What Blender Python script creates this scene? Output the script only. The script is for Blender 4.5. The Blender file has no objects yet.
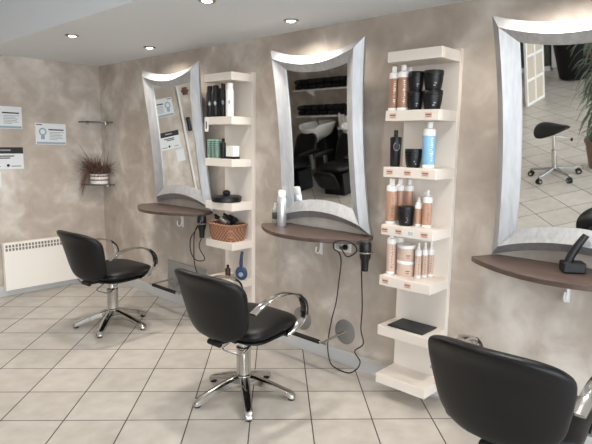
import bpy, bmesh, math, random
from mathutils import Vector, Matrix
R_ = math.radians
sc = bpy.context.scene
COL = sc.collection
random.seed(7)

# ------------------------------------------------------------------ camera
cam_d = bpy.data.cameras.new('camera')
cam = bpy.data.objects.new('camera', cam_d); COL.objects.link(cam)
cam_d.sensor_width = 36.0
cam_d.lens = 535.17 / 592 * 36
cam_d.clip_start = 0.05
_r = Vector((0.6819, -0.7313, 0.0142)); _f = Vector((0.7248, 0.6731, -0.1466))
_f.normalize(); _r = (_r - _f * _r.dot(_f)).normalized(); _u = _r.cross(_f)
cam.matrix_world = Matrix(((_r.x, _u.x, -_f.x, -2.843), (_r.y, _u.y, -_f.y, 0.0), (_r.z, _u.z, -_f.z, 1.524), (0, 0, 0, 1)))
sc.camera = cam

# ------------------------------------------------------------------ world, daylight, exposure
w = bpy.data.worlds.new('overcast_sky'); sc.world = w; w.use_nodes = True
bg = w.node_tree.nodes['Background']
bg.inputs[0].default_value = (0.84, 0.92, 1.0, 1); bg.inputs[1].default_value = 9.0
vs = sc.view_settings
vs.view_transform = 'Standard'; vs.look = 'None'; vs.exposure = 0.12; vs.gamma = 1.0; vs.use_curve_mapping = False
sc.cycles.max_bounces = 8; sc.cycles.diffuse_bounces = 5; sc.cycles.glossy_bounces = 5
sc.cycles.sample_clamp_indirect = 6.0

RX0, RY0, RY1 = -10.6, -3.2, 5.52      # room: main wall at x = 0, back wall at y = RY1, shop window at y = RY0
RY2, BX, WX = 7.6, -2.6, -4.7            # wash area behind the end of the back wall, its partition at x = WX
HS, HC = 2.294, 2.62                   # dropped soffit along the main wall, ceiling of the rest
SOFX = -1.17

def portal(name, loc, sx, sy, rot):
    l = bpy.data.lights.new(name, 'AREA'); l.shape = 'RECTANGLE'; l.size = sx; l.size_y = sy
    l.cycles.is_portal = True
    o = bpy.data.objects.new(name, l); o.location = loc; o.rotation_euler = rot; COL.objects.link(o)
portal('shop_window_portal', (-5.0, RY0 + 0.02, 1.25), 9.2, 2.3, (R_(90), 0, 0))

# ------------------------------------------------------------------ materials
def srgb(r, g, b):
    f = lambda c: (c / 255 / 12.92) if c / 255 <= 0.04045 else ((c / 255 + 0.055) / 1.055) ** 2.4
    return (f(r), f(g), f(b), 1)
MATS = {}
def mat(name, col, rough=0.5, metal=0.0, spec=0.5, coat=0.0, emit=None, estr=0.0, trans=0.0, bump=0.0, bscale=60.0, var=0.0):
    if name in MATS: return MATS[name]
    m = bpy.data.materials.new(name); m.use_nodes = True
    nt = m.node_tree; b = nt.nodes['Principled BSDF']
    b.inputs['Base Color'].default_value = col
    b.inputs['Roughness'].default_value = rough; b.inputs['Metallic'].default_value = metal
    b.inputs['Specular IOR Level'].default_value = spec; b.inputs['Coat Weight'].default_value = coat
    b.inputs['Transmission Weight'].default_value = trans
    if emit: b.inputs['Emission Color'].default_value = emit; b.inputs['Emission Strength'].default_value = estr
    if bump or var:
        tc = nt.nodes.new('ShaderNodeTexCoord'); n = nt.nodes.new('ShaderNodeTexNoise')
        n.inputs['Scale'].default_value = bscale; n.inputs['Detail'].default_value = 4
        nt.links.new(tc.outputs['Object'], n.inputs['Vector'])
        if bump:
            bp = nt.nodes.new('ShaderNodeBump'); bp.inputs['Strength'].default_value = bump; bp.inputs['Distance'].default_value = 0.004
            nt.links.new(n.outputs['Fac'], bp.inputs['Height']); nt.links.new(bp.outputs['Normal'], b.inputs['Normal'])
        if var:
            mx = nt.nodes.new('ShaderNodeMix'); mx.data_type = 'RGBA'
            mx.inputs[6].default_value = tuple(c * (1 - var) for c in col[:3]) + (1,)
            mx.inputs[7].default_value = tuple(min(1, c * (1 + var)) for c in col[:3]) + (1,)
            nt.links.new(n.outputs['Fac'], mx.inputs[0]); nt.links.new(mx.outputs[2], b.inputs['Base Color'])
    MATS[name] = m
    return m

def wall_paint():
    m = bpy.data.materials.new('sponged_wall_paint'); m.use_nodes = True; nt = m.node_tree; L = nt.links
    b = nt.nodes['Principled BSDF']; b.inputs['Roughness'].default_value = 0.75; b.inputs['Specular IOR Level'].default_value = 0.25
    g = nt.nodes.new('ShaderNodeNewGeometry')
    n1 = nt.nodes.new('ShaderNodeTexNoise'); n1.inputs['Scale'].default_value = 4.2; n1.inputs['Detail'].default_value = 3.0; n1.inputs['Roughness'].default_value = 0.5; n1.inputs['Distortion'].default_value = 0.5
    n2 = nt.nodes.new('ShaderNodeTexNoise'); n2.inputs['Scale'].default_value = 1.4; n2.inputs['Detail'].default_value = 2.0
    n3 = nt.nodes.new('ShaderNodeTexNoise'); n3.inputs['Scale'].default_value = 14.0; n3.inputs['Detail'].default_value = 3.0
    for n in (n1, n2, n3): L.new(g.outputs['Position'], n.inputs['Vector'])
    a1 = nt.nodes.new('ShaderNodeMath'); a1.operation = 'MULTIPLY_ADD'; a1.inputs[1].default_value = 0.35; L.new(n2.outputs['Fac'], a1.inputs[0])
    s = nt.nodes.new('ShaderNodeMath'); s.operation = 'MULTIPLY'; s.inputs[1].default_value = 0.55; L.new(n1.outputs['Fac'], s.inputs[0]); L.new(s.outputs[0], a1.inputs[2])
    a2 = nt.nodes.new('ShaderNodeMath'); a2.operation = 'MULTIPLY_ADD'; a2.inputs[1].default_value = 0.12; L.new(n3.outputs['Fac'], a2.inputs[0]); L.new(a1.outputs[0], a2.inputs[2])
    r = nt.nodes.new('ShaderNodeValToRGB'); cr = r.color_ramp
    cr.elements[0].position = 0.36; cr.elements[0].color = srgb(172, 159, 147)
    cr.elements[1].position = 0.68; cr.elements[1].color = srgb(222, 214, 205)
    e = cr.elements.new(0.50); e.color = srgb(187, 175, 163)
    L.new(a2.outputs[0], r.inputs[0]); L.new(r.outputs[0], b.inputs['Base Color'])
    bp = nt.nodes.new('ShaderNodeBump'); bp.inputs['Strength'].default_value = 0.12; bp.inputs['Distance'].default_value = 0.003
    L.new(n3.outputs['Fac'], bp.inputs['Height']); L.new(bp.outputs['Normal'], b.inputs['Normal'])
    return m

def tile_floor():
    m = bpy.data.materials.new('diagonal_floor_tiles'); m.use_nodes = True; nt = m.node_tree; L = nt.links
    b = nt.nodes['Principled BSDF']
    g = nt.nodes.new('ShaderNodeNewGeometry')
    mp = nt.nodes.new('ShaderNodeVectorMath'); mp.operation = 'SUBTRACT'; mp.inputs[1].default_value = (-0.970, 2.065, 0); L.new(g.outputs['Position'], mp.inputs[0])
    sc_ = 1 / 0.34
    def axis(v):
        d = nt.nodes.new('ShaderNodeVectorMath'); d.operation = 'DOT_PRODUCT'; d.inputs[1].default_value = v; L.new(mp.outputs[0], d.inputs[0])
        k = nt.nodes.new('ShaderNodeMath'); k.operation = 'MULTIPLY'; k.inputs[1].default_value = sc_; L.new(d.outputs['Value'], k.inputs[0])
        p = nt.nodes.new('ShaderNodeMath'); p.operation = 'PINGPONG'; p.inputs[1].default_value = 0.5; L.new(k.outputs[0], p.inputs[0])
        fl = nt.nodes.new('ShaderNodeMath'); fl.operation = 'FLOOR'; L.new(k.outputs[0], fl.inputs[0])
        return p.outputs[0], fl.outputs[0]
    q = 0.70710678
    p1, f1 = axis((q, -q, 0)); p2, f2 = axis((q, q, 0))
    mn = nt.nodes.new('ShaderNodeMath'); mn.operation = 'MINIMUM'; L.new(p1, mn.inputs[0]); L.new(p2, mn.inputs[1])
    gr = nt.nodes.new('ShaderNodeMapRange'); gr.inputs[1].default_value = 0.0075; gr.inputs[2].default_value = 0.0125; L.new(mn.outputs[0], gr.inputs[0])
    cv = nt.nodes.new('ShaderNodeCombineXYZ'); L.new(f1, cv.inputs[0]); L.new(f2, cv.inputs[1])
    wn = nt.nodes.new('ShaderNodeTexWhiteNoise'); L.new(cv.outputs[0], wn.inputs[0])
    n1 = nt.nodes.new('ShaderNodeTexNoise'); n1.inputs['Scale'].default_value = 9; n1.inputs['Detail'].default_value = 5; L.new(g.outputs['Position'], n1.inputs['Vector'])
    mx0 = nt.nodes.new('ShaderNodeMath'); mx0.operation = 'MULTIPLY_ADD'; mx0.inputs[1].default_value = 0.25; L.new(wn.outputs['Value'], mx0.inputs[0]); L.new(n1.outputs['Fac'], mx0.inputs[2])
    r = nt.nodes.new('ShaderNodeValToRGB'); cr = r.color_ramp
    cr.elements[0].position = 0.35; cr.elements[0].color = srgb(182, 175, 166)
    cr.elements[1].position = 0.85; cr.elements[1].color = srgb(203, 197, 189)
    L.new(mx0.outputs[0], r.inputs[0])
    mx = nt.nodes.new('ShaderNodeMix'); mx.data_type = 'RGBA'; mx.inputs[6].default_value = srgb(70, 62, 55)
    L.new(gr.outputs[0], mx.inputs[0]); L.new(r.outputs[0], mx.inputs[7]); L.new(mx.outputs[2], b.inputs['Base Color'])
    rr = nt.nodes.new('ShaderNodeMapRange'); rr.inputs[3].default_value = 0.8; rr.inputs[4].default_value = 0.33; L.new(gr.outputs[0], rr.inputs[0]); L.new(rr.outputs[0], b.inputs['Roughness'])
    bp = nt.nodes.new('ShaderNodeBump'); bp.inputs['Strength'].default_value = 0.4; bp.inputs['Distance'].default_value = 0.002
    L.new(gr.outputs[0], bp.inputs['Height']); L.new(bp.outputs['Normal'], b.inputs['Normal'])
    return m

def brushed_silver():
    m = bpy.data.materials.new('silver_leaf_frame'); m.use_nodes = True; nt = m.node_tree; L = nt.links
    b = nt.nodes['Principled BSDF']; b.inputs['Metallic'].default_value = 0.65
    tc = nt.nodes.new('ShaderNodeTexCoord'); mp = nt.nodes.new('ShaderNodeMapping'); mp.inputs['Scale'].default_value = (30, 30, 5)
    n = nt.nodes.new('ShaderNodeTexNoise'); n.inputs['Scale'].default_value = 1.6; n.inputs['Detail'].default_value = 4
    L.new(tc.outputs['Object'], mp.inputs[0]); L.new(mp.outputs[0], n.inputs['Vector'])
    r = nt.nodes.new('ShaderNodeValToRGB'); r.color_ramp.elements[0].position = 0.3; r.color_ramp.elements[0].color = srgb(176, 177, 179)
    r.color_ramp.elements[1].position = 0.7; r.color_ramp.elements[1].color = srgb(198, 198, 199)
    L.new(n.outputs['Fac'], r.inputs[0]); L.new(r.outputs[0], b.inputs['Base Color'])
    rr = nt.nodes.new('ShaderNodeMapRange'); rr.inputs[3].default_value = 0.42; rr.inputs[4].default_value = 0.58; L.new(n.outputs['Fac'], rr.inputs[0]); L.new(rr.outputs[0], b.inputs['Roughness'])
    return m

def wood():
    m = bpy.data.materials.new('brown_wood_laminate'); m.use_nodes = True; nt = m.node_tree; L = nt.links
    b = nt.nodes['Principled BSDF']; b.inputs['Roughness'].default_value = 0.38
    tc = nt.nodes.new('ShaderNodeTexCoord'); mp = nt.nodes.new('ShaderNodeMapping'); mp.inputs['Scale'].default_value = (26, 2.2, 26)
    n = nt.nodes.new('ShaderNodeTexNoise'); n.inputs['Scale'].default_value = 1.5; n.inputs['Detail'].default_value = 5; n.inputs['Distortion'].default_value = 0.6
    L.new(tc.outputs['Object'], mp.inputs[0]); L.new(mp.outputs[0], n.inputs['Vector'])
    r = nt.nodes.new('ShaderNodeValToRGB'); r.color_ramp.elements[0].position = 0.3; r.color_ramp.elements[0].color = srgb(74, 59, 52)
    r.color_ramp.elements[1].position = 0.7; r.color_ramp.elements[1].color = srgb(100, 83, 75)
    L.new(n.outputs['Fac'], r.inputs[0]); L.new(r.outputs[0], b.inputs['Base Color'])
    return m

def wicker():
    m = bpy.data.materials.new('woven_wicker'); m.use_nodes = True; nt = m.node_tree; L = nt.links
    b = nt.nodes['Principled BSDF']; b.inputs['Roughness'].default_value = 0.7
    tc = nt.nodes.new('ShaderNodeTexCoord')
    ck = nt.nodes.new('ShaderNodeTexChecker'); ck.inputs['Scale'].default_value = 62
    ck.inputs[1].default_value = srgb(176, 128, 100); ck.inputs[2].default_value = srgb(122, 82, 62)
    L.new(tc.outputs['Object'], ck.inputs['Vector']); L.new(ck.outputs['Color'], b.inputs['Base Color'])
    bp = nt.nodes.new('ShaderNodeBump'); bp.inputs['Strength'].default_value = 0.6; bp.inputs['Distance'].default_value = 0.004
    L.new(ck.outputs['Fac'], bp.inputs['Height']); L.new(bp.outputs['Normal'], b.inputs['Normal'])
    return m

WALL = wall_paint(); TILE = tile_floor(); SILVER = brushed_silver(); WOOD = wood(); WICKER = wicker()
CEIL = mat('matte_ceiling_paint', srgb(230, 234, 238), 0.85, var=0.02, bscale=2)
SKIRT = mat('pale_grey_skirting', srgb(196, 195, 194), 0.45, var=0.03, bscale=5)
CREAM = mat('cream_lacquer', srgb(231, 222, 212), 0.42, var=0.015, bscale=6)
VINYL = mat('black_vinyl', srgb(13, 12, 14), 0.42, spec=0.32, bump=0.12, bscale=90)
CHROME = mat('polished_chrome', srgb(205, 203, 200), 0.13, 1.0)
STEEL = mat('satin_steel', srgb(176, 175, 173), 0.32, 1.0)
BLACK = mat('black_plastic', srgb(16, 16, 18), 0.4, spec=0.4)
RUBBER = mat('black_rubber', srgb(20, 20, 20), 0.7)
GLASSM = mat('mirror_glass', (0.88, 0.89, 0.88, 1), 0.015, 1.0)
WHITE = mat('white_plastic', srgb(238, 236, 232), 0.4)
BRONZE = mat('bronze_bottle', srgb(166, 128, 106), 0.36, 0.08, var=0.06, bscale=40)
TAN = mat('tan_bottle', srgb(188, 148, 124), 0.36, 0.05, var=0.06, bscale=40)
BLUE = mat('sky_blue_label', srgb(138, 188, 220), 0.4)
NAVY = mat('navy_plastic', srgb(46, 66, 98), 0.35)
PAPER = mat('white_paper', srgb(226, 229, 230), 0.7)
PBLUE = mat('pale_blue_print', srgb(150, 170, 186), 0.7)
INK = mat('grey_ink', srgb(150, 154, 160), 0.7)
DINK = mat('black_ink', srgb(34, 32, 32), 0.6)
BINK = mat('blue_ink', srgb(104, 132, 164), 0.7)
TAGM = mat('pink_tag', srgb(222, 196, 180), 0.6)
TAGI = mat('rust_ink', srgb(150, 100, 86), 0.6)
RADI = mat('radiator_cream_white', srgb(243, 237, 228), 0.4)
SLOT = mat('grille_shadow_grey', srgb(128, 122, 114), 0.7)
DGREY = mat('disc_grey', srgb(150, 149, 148), 0.4, 0.6)
PLATE = mat('grey_board', srgb(158, 156, 153), 0.5, 0.3)
MINT = mat('mint_plastic', srgb(150, 186, 168), 0.5)
SLATE = mat('black_slate', srgb(40, 40, 43), 0.55, bump=0.2, bscale=200)
DRY = mat('dried_brown_leaf', srgb(122, 94, 82), 0.8, var=0.35, bscale=30)
TERRA = mat('brown_pot_band', srgb(134, 98, 78), 0.6)
LEAF = mat('dark_green_leaf', srgb(96, 108, 90), 0.5, var=0.25, bscale=12)
POTB = mat('brown_plant_pot', srgb(132, 100, 84), 0.55)
CERAM = mat('white_ceramic', srgb(240, 238, 234), 0.12)
TOWEL = mat('black_towel', srgb(26, 25, 27), 0.95, bump=0.6, bscale=120)
MESHB = mat('beige_mesh', srgb(196, 182, 164), 0.7, var=0.12, bscale=60)
FROST = mat('clear_lamp', (1, 0.93, 0.82, 1), 0.5, emit=(1, 0.88, 0.72, 1), estr=14.0)
CLEARB = mat('clear_green_bottle', srgb(170, 178, 166), 0.15, spec=0.6)
DARKW = mat('dark_green_panel', srgb(74, 76, 68), 0.5)
SHELFG = mat('smoked_glass_shelf', srgb(96, 82, 72), 0.15)
FRAME = mat('window_frame_white', srgb(225, 225, 223), 0.45)
PAVE = mat('grey_pavement', srgb(150, 148, 144), 0.9, var=0.1, bscale=3)
ORN = mat('brown_ornament', srgb(112, 66, 50), 0.6)
def pane_material():
    m = bpy.data.materials.new('shop_window_glass'); m.use_nodes = True; nt = m.node_tree
    out = nt.nodes['Material Output']; nt.nodes.remove(nt.nodes['Principled BSDF'])
    t = nt.nodes.new('ShaderNodeBsdfTransparent'); g = nt.nodes.new('ShaderNodeBsdfGlossy'); g.inputs['Roughness'].default_value = 0.02
    mx = nt.nodes.new('ShaderNodeMixShader'); mx.inputs[0].default_value = 0.06
    nt.links.new(t.outputs[0], mx.inputs[1]); nt.links.new(g.outputs[0], mx.inputs[2]); nt.links.new(mx.outputs[0], out.inputs[0])
    return m
PANE = pane_material()

# ------------------------------------------------------------------ mesh helpers
def NB(): return bmesh.new()
def box(bm, lo, hi, M=None):
    vs_ = [bm.verts.new((x, y, z)) for x in (lo[0], hi[0]) for y in (lo[1], hi[1]) for z in (lo[2], hi[2])]
    if M is not None:
        for v in vs_: v.co = M @ v.co
    for f in ((0, 1, 3, 2), (4, 6, 7, 5), (0, 4, 5, 1), (2, 3, 7, 6), (0, 2, 6, 4), (1, 5, 7, 3)):
        bm.faces.new([vs_[i] for i in f])
    return bm
def ring_loft(bm, rings, cap0=True, cap1=True, closed=True):
    vr = [[bm.verts.new(p) for p in r] for r in rings]
    n = len(vr[0])
    for a, b in zip(vr[:-1], vr[1:]):
        for i in range(n if closed else n - 1):
            j = (i + 1) % n
            bm.faces.new((a[i], a[j], b[j], b[i]))
    if cap0: bm.faces.new(list(reversed(vr[0])))
    if cap1: bm.faces.new(vr[-1])
    return bm
def lathe(bm, prof, c=(0, 0, 0), n=20, M=None):
    rings = []
    for r, z in prof:
        rr = max(r, 1e-4)
        ring = [Vector((c[0] + rr * math.cos(2 * math.pi * i / n), c[1] + rr * math.sin(2 * math.pi * i / n), c[2] + z)) for i in range(n)]
        if M is not None: ring = [M @ p for p in ring]
        rings.append(ring)
    return ring_loft(bm, rings)
def cyl(bm, p0, p1, r0, r1=None, n=16):
    r1 = r0 if r1 is None else r1
    p0 = Vector(p0); p1 = Vector(p1); d = (p1 - p0).normalized()
    a = d.orthogonal().normalized(); b = d.cross(a)
    rg = lambda p, r: [p + (a * math.cos(2 * math.pi * i / n) + b * math.sin(2 * math.pi * i / n)) * r for i in range(n)]
    return ring_loft(bm, [rg(p0, r0), rg(p1, r1)])
def spline(pts, k=6):
    pts = [Vector(p) for p in pts]; out = []
    for i in range(len(pts) - 1):
        p0 = pts[max(i - 1, 0)]; p1 = pts[i]; p2 = pts[i + 1]; p3 = pts[min(i + 2, len(pts) - 1)]
        for j in range(k):
            t = j / k
            out.append(0.5 * ((2 * p1) + (-p0 + p2) * t + (2 * p0 - 5 * p1 + 4 * p2 - p3) * t * t + (-p0 + 3 * p1 - 3 * p2 + p3) * t ** 3))
    out.append(pts[-1]); return out
def tube(bm, pts, r, n=8, smooth=6):
    P = spline(pts, smooth) if smooth else [Vector(p) for p in pts]
    rings = []; a = None
    for i, p in enumerate(P):
        d = (P[min(i + 1, len(P) - 1)] - P[max(i - 1, 0)])
        if d.length < 1e-9: continue
        d.normalize()
        a = d.orthogonal().normalized() if a is None else (a - d * a.dot(d)).normalized()
        b = d.cross(a); rr = r(i / (len(P) - 1)) if callable(r) else r
        rings.append([p + (a * math.cos(2 * math.pi * k / n) + b * math.sin(2 * math.pi * k / n)) * rr for k in range(n)])
    return ring_loft(bm, rings)
def ribbon(bm, pts, side, w_, t, smooth=6):
    """flat band of width w_ (along the vector side) and thickness t swept along pts"""
    P = spline(pts, smooth); s = Vector(side).normalized(); rings = []
    for i, p in enumerate(P):
        d = (P[min(i + 1, len(P) - 1)] - P[max(i - 1, 0)]).normalized()
        nn = s.cross(d).normalized()
        ring = []
        for (a, b) in ((-.5, -.3), (-.38, -.5), (.38, -.5), (.5, -.3), (.5, .3), (.38, .5), (-.38, .5), (-.5, .3)):
            ring.append(p + s * (a * w_) + nn * (b * t))
        rings.append(ring)
    return ring_loft(bm, rings)
def prism(bm, outline, z0, z1, M=None):
    a = [Vector((x, y, z0)) for x, y in outline]; b = [Vector((x, y, z1)) for x, y in outline]
    if M is not None: a = [M @ p for p in a]; b = [M @ p for p in b]
    return ring_loft(bm, [a, b])
def cushion(bm, outline, fmap, th, nr=10, na=48, edge=3.0):
    """pillow body: outline(angle)->(a,b), mapped by fmap(a,b,n); th(a,b) half thickness"""
    def pt(r, k, sgn):
        a, b = outline(2 * math.pi * k / na)
        nrm = (1 - r ** edge) ** (1 / 2.2) if r < 1 else 0
        return fmap(a * r, b * r, sgn * th(a * r, b * r) * nrm)
    rs = [math.sin(math.pi / 2 * (i + 1) / nr) for i in range(nr)]
    c0 = bm.verts.new(pt(0, 0, 1)); c1 = bm.verts.new(pt(0, 0, -1))
    top = [[bm.verts.new(pt(r, k, 1)) for k in range(na)] for r in rs]
    bot = [[bm.verts.new(pt(r, k, -1)) for k in range(na)] for r in rs[:-1]] + [top[-1]]
    for k in range(na):
        j = (k + 1) % na
        bm.faces.new((c0, top[0][k], top[0][j])); bm.faces.new((c1, bot[0][j], bot[0][k]))
        for i in range(nr - 1):
            bm.faces.new((top[i][k], top[i + 1][k], top[i + 1][j], top[i][j]))
            bm.faces.new((bot[i][j], bot[i + 1][j], bot[i + 1][k], bot[i][k]))
    return bm
def superell(a, b, e, t):
    c, s = math.cos(t), math.sin(t)
    return (a * math.copysign(abs(c) ** (2 / e), c), b * math.copysign(abs(s) ** (2 / e), s))

def obj(name, bm, m, parent=None, bevel=0.0, smooth=False, seg=2, angle=40):
    bmesh.ops.recalc_face_normals(bm, faces=bm.faces[:])
    me = bpy.data.meshes.new(name); bm.to_mesh(me); bm.free()
    me.materials.append(m)
    if smooth:
        me.shade_smooth()
        try: me.set_sharp_from_angle(angle=R_(angle))
        except Exception: pass
    o = bpy.data.objects.new(name, me); COL.objects.link(o)
    if parent is not None: o.parent = parent
    if bevel:
        md = o.modifiers.new('bevel', 'BEVEL'); md.width = bevel; md.segments = seg; md.limit_method = 'ANGLE'; md.angle_limit = R_(40)
    return o
def tag(o, label, cat, group=None):
    o['label'] = label; o['category'] = cat
    if group: o['group'] = group
    return o
def thing(name, label, cat, loc=(0, 0, 0), rot=(0, 0, 0), group=None):
    o = bpy.data.objects.new(name, None); o.empty_display_size = 0.1; COL.objects.link(o)
    o.location = loc; o.rotation_euler = rot
    return tag(o, label, cat, group)
def struct(name, bm, m, parent=None, **k):
    o = obj(name, bm, m, parent, **k)
    if parent is None: o['kind'] = 'structure'
    return o
def dup(root, loc=None, rot=None, label=None, group=None):
    def cp(o, par):
        c = o.copy(); COL.objects.link(c)
        if par is not None: c.parent = par
        for ch in KIDS.get(o.name, []): cp(ch, c)
        return c
    KIDS = {}
    for o in COL.objects:
        if o.parent: KIDS.setdefault(o.parent.name, []).append(o)
    r = cp(root, None)
    if loc is not None: r.location = loc
    if rot is not None: r.rotation_euler = rot
    if label: r['label'] = label
    if group: r['group'] = group
    return r

# ------------------------------------------------------------------ room shell
struct('floor', box(NB(), (RX0, RY0, -0.1), (0, RY2, 0)), TILE)
struct('wall_right', box(NB(), (0, RY0, -0.1), (0.2, RY1 + 0.2, HC + 0.2)), WALL)
struct('wall_back', box(NB(), (BX, RY1, -0.1), (0, RY1 + 0.2, HC + 0.2)), WALL)
struct('wall_alcove', box(NB(), (RX0, RY2, -0.1), (BX, RY2 + 0.2, HC + 0.2)), WALL)
struct('wall_alcove_side', box(NB(), (BX, RY1 + 0.2, -0.1), (BX + 0.2, RY2 + 0.2, HC + 0.2)), WALL)
struct('wall_partition', box(NB(), (WX - 0.12, 4.7, -0.1), (WX, RY2, HC)), WALL)
struct('wall_left', box(NB(), (RX0 - 0.2, RY0 - 0.2, -0.1), (RX0, RY2 + 0.2, HC + 0.2)), mat('plain_white_wall', srgb(206, 202, 196), 0.8, var=0.03, bscale=3))
struct('ceiling', box(NB(), (RX0, RY0, HC), (SOFX, RY2, HC + 0.2)), CEIL)
struct('ceiling_soffit', box(NB(), (SOFX, RY0, HS), (0, RY1, HC + 0.2)), CEIL)
bm = NB(); box(bm, (RX0, RY0 - 0.2, -0.1), (0.2, RY0, 0.1)); box(bm, (RX0, RY0 - 0.2, 2.4), (0.2, RY0, HC + 0.2))
box(bm, (-0.4, RY0 - 0.2, 0.1), (0.2, RY0, 2.4)); box(bm, (RX0, RY0 - 0.2, 0.1), (-9.6, RY0, 2.4))
struct('wall_front', bm, WALL)
for i in range(4):
    x0 = -9.6 + i * 2.3; x1 = x0 + 2.3; y = RY0 - 0.1
    bm = NB()
    for lo, hi in (((x0, .1), (x0 + .05, 2.4)), ((x1 - .05, .1), (x1, 2.4)), ((x0 + .05, .1), (x1 - .05, .16)), ((x0 + .05, 2.34), (x1 - .05, 2.4))):
        box(bm, (lo[0], y - .03, lo[1]), (hi[0], y + .03, hi[1]))
    wf = struct('window_%d' % (i + 1), bm, FRAME)
    obj('pane', box(NB(), (x0 + .05, y - .004, .16), (x1 - .05, y + .004, 2.34)), PANE, wf)
struct('pavement', box(NB(), (RX0 - 6, RY0 - 14, -0.2), (6, RY0 - 0.2, -0.1)), PAVE)
struct('baseboard_right', box(NB(), (-0.014, RY0, 0), (0, RY1, 0.1)), SKIRT, bevel=0.003)
struct('baseboard_back', box(NB(), (BX, RY1 - 0.014, 0), (-0.014, RY1, 0.1)), SKIRT, bevel=0.003)
struct('trim_1', box(NB(), (-1.215, RY1 - 0.022, 0.1), (-1.187, RY1, HC)), FRAME, bevel=0.004)

# ------------------------------------------------------------------ downlights
def lamp_light(name, parent, loc, energy, col=(1, 0.93, 0.85), spread=164):
    l = bpy.data.lights.new(name, 'SPOT'); l.energy = energy; l.color = col; l.spot_size = R_(spread); l.spot_blend = 0.9; l.shadow_soft_size = 0.035
    o = bpy.data.objects.new(name, l); o.location = loc; o.parent = parent; COL.objects.link(o)
def downlight(x, y, z, label, energy=38, group=None):
    t = thing('downlight', label, 'ceiling light', (x, y, z), group=group)
    obj('trim_ring', lathe(NB(), [(.030, -.001), (.030, -.007), (.036, -.012), (.047, -.008), (.050, -.0005)], n=28), STEEL, t, smooth=True)
    obj('bulb', lathe(NB(), [(.0, -.014), (.018, -.013), (.0285, -.008), (.0285, -.001)], n=24), FROST, t, smooth=True)
    lamp_light('lamp_glow', t, (0, 0, -.02), energy)
    return t
for x, y, lab in ((-.952, 4.06, 'recessed round downlight in the soffit, the one farthest left above the radiator corner'),
                  (-.303, 4.05, 'recessed round downlight close to the wall above the farthest mirror'),
                  (-.277, 2.45, 'recessed round downlight close to the wall above the middle mirror'),
                  (-.923, 2.475, 'recessed round downlight cut by the top edge of the photo'),
                  (-.29, 0.83, 'recessed round downlight above the nearest mirror, outside the frame'),
                  (-.93, 0.85, 'recessed round downlight in the soffit over the nearest chair, outside the frame')):
    downlight(x, y, HS, lab)
for x in (-2.8, -5.0, -7.4):  # unseen main ceiling downlights, added to fill the room with light
    for y in (4.2, 1.6, -1.0):
        downlight(x, y, HC, 'added unseen round fill downlight in the main salon ceiling behind the camera', 45, 'added fill downlights in the main ceiling')

# ------------------------------------------------------------------ mirrors and their shelves
def mirror(yc, tilt, yaw, label, sx=1.0):
    t = thing('styling_mirror', label, 'mirror', (-0.03, yc, 0.946), (0, -R_(tilt), R_(yaw)), 'silver framed styling mirrors')
    n = 14
    def loop(hw, z0, z1, sag_t, sag_s, depth):
        # corners (+-hw, z0/z1); every edge bows inwards by its sag
        pts = []
        H = z1 - z0
        for i in range(n):
            s = i / n; pts.append((hw - 2 * hw * s, z0 + sag_t * 4 * s * (1 - s)))
        for i in range(n):
            s = i / n; pts.append((-hw + sag_s * 4 * s * (1 - s), z0 + H * s))
        for i in range(n):
            s = i / n; pts.append((-hw + 2 * hw * s, z1 - sag_t * 4 * s * (1 - s)))
        for i in range(n):
            s = i / n; pts.append((hw - sag_s * 4 * s * (1 - s), z1 - H * s))
        return [Vector((-depth, a * sx, b)) for a, b in pts]
    outb = loop(.396, .000, 1.213, .072, .034, 0.0)
    outf = loop(.396, .000, 1.213, .072, .034, 0.016)
    ridge = loop(.346, .066, 1.153, .060, .026, 0.062)
    inn = loop(.265, .160, 1.077, .036, .018, 0.020)
    innb = loop(.265, .160, 1.077, .036, .018, 0.0)
    bm = NB(); rings = [outb, outf, ridge, inn, innb]
    vr = [[bm.verts.new(p) for p in r] for r in rings]; m_ = len(outb)
    for a, b in zip(vr, vr[1:] + vr[:1]):
        for i in range(m_):
            j = (i + 1) % m_; bm.faces.new((a[i], a[j], b[j], b[i]))
    obj('frame', bm, SILVER, t)
    gl = loop(.265, .160, 1.077, .036, .018, 0.014)
    gb = loop(.265, .160, 1.077, .036, .018, 0.004)
    bm = NB(); v1 = [bm.verts.new(p) for p in gl]; v0 = [bm.verts.new(p) for p in gb]
    c1 = bm.verts.new((-.014, 0, .62)); c0 = bm.verts.new((-.004, 0, .62))
    for i in range(m_):
        j = (i + 1) % m_
        bm.faces.new((c1, v1[i], v1[j])); bm.faces.new((c0, v0[j], v0[i])); bm.faces.new((v1[i], v0[i], v0[j], v1[j]))
    obj('mirror_glass', bm, GLASSM, t)
    obj('backing', box(NB(), (0.0, -.27 * sx, .12), (0.006, .27 * sx, 1.12)), BLACK, t)
    return t
mirror(3.97, 6.0, -1.0, 'silver framed wall mirror farthest from the camera, showing pinned certificates', 1.07)
mirror(2.345, 6.0, 0.0, 'silver framed middle wall mirror reflecting black towels and a white wash basin')
mirror(0.757, 9.0, 0.5, 'large silver framed mirror at the right edge reflecting a saddle stool')

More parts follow.
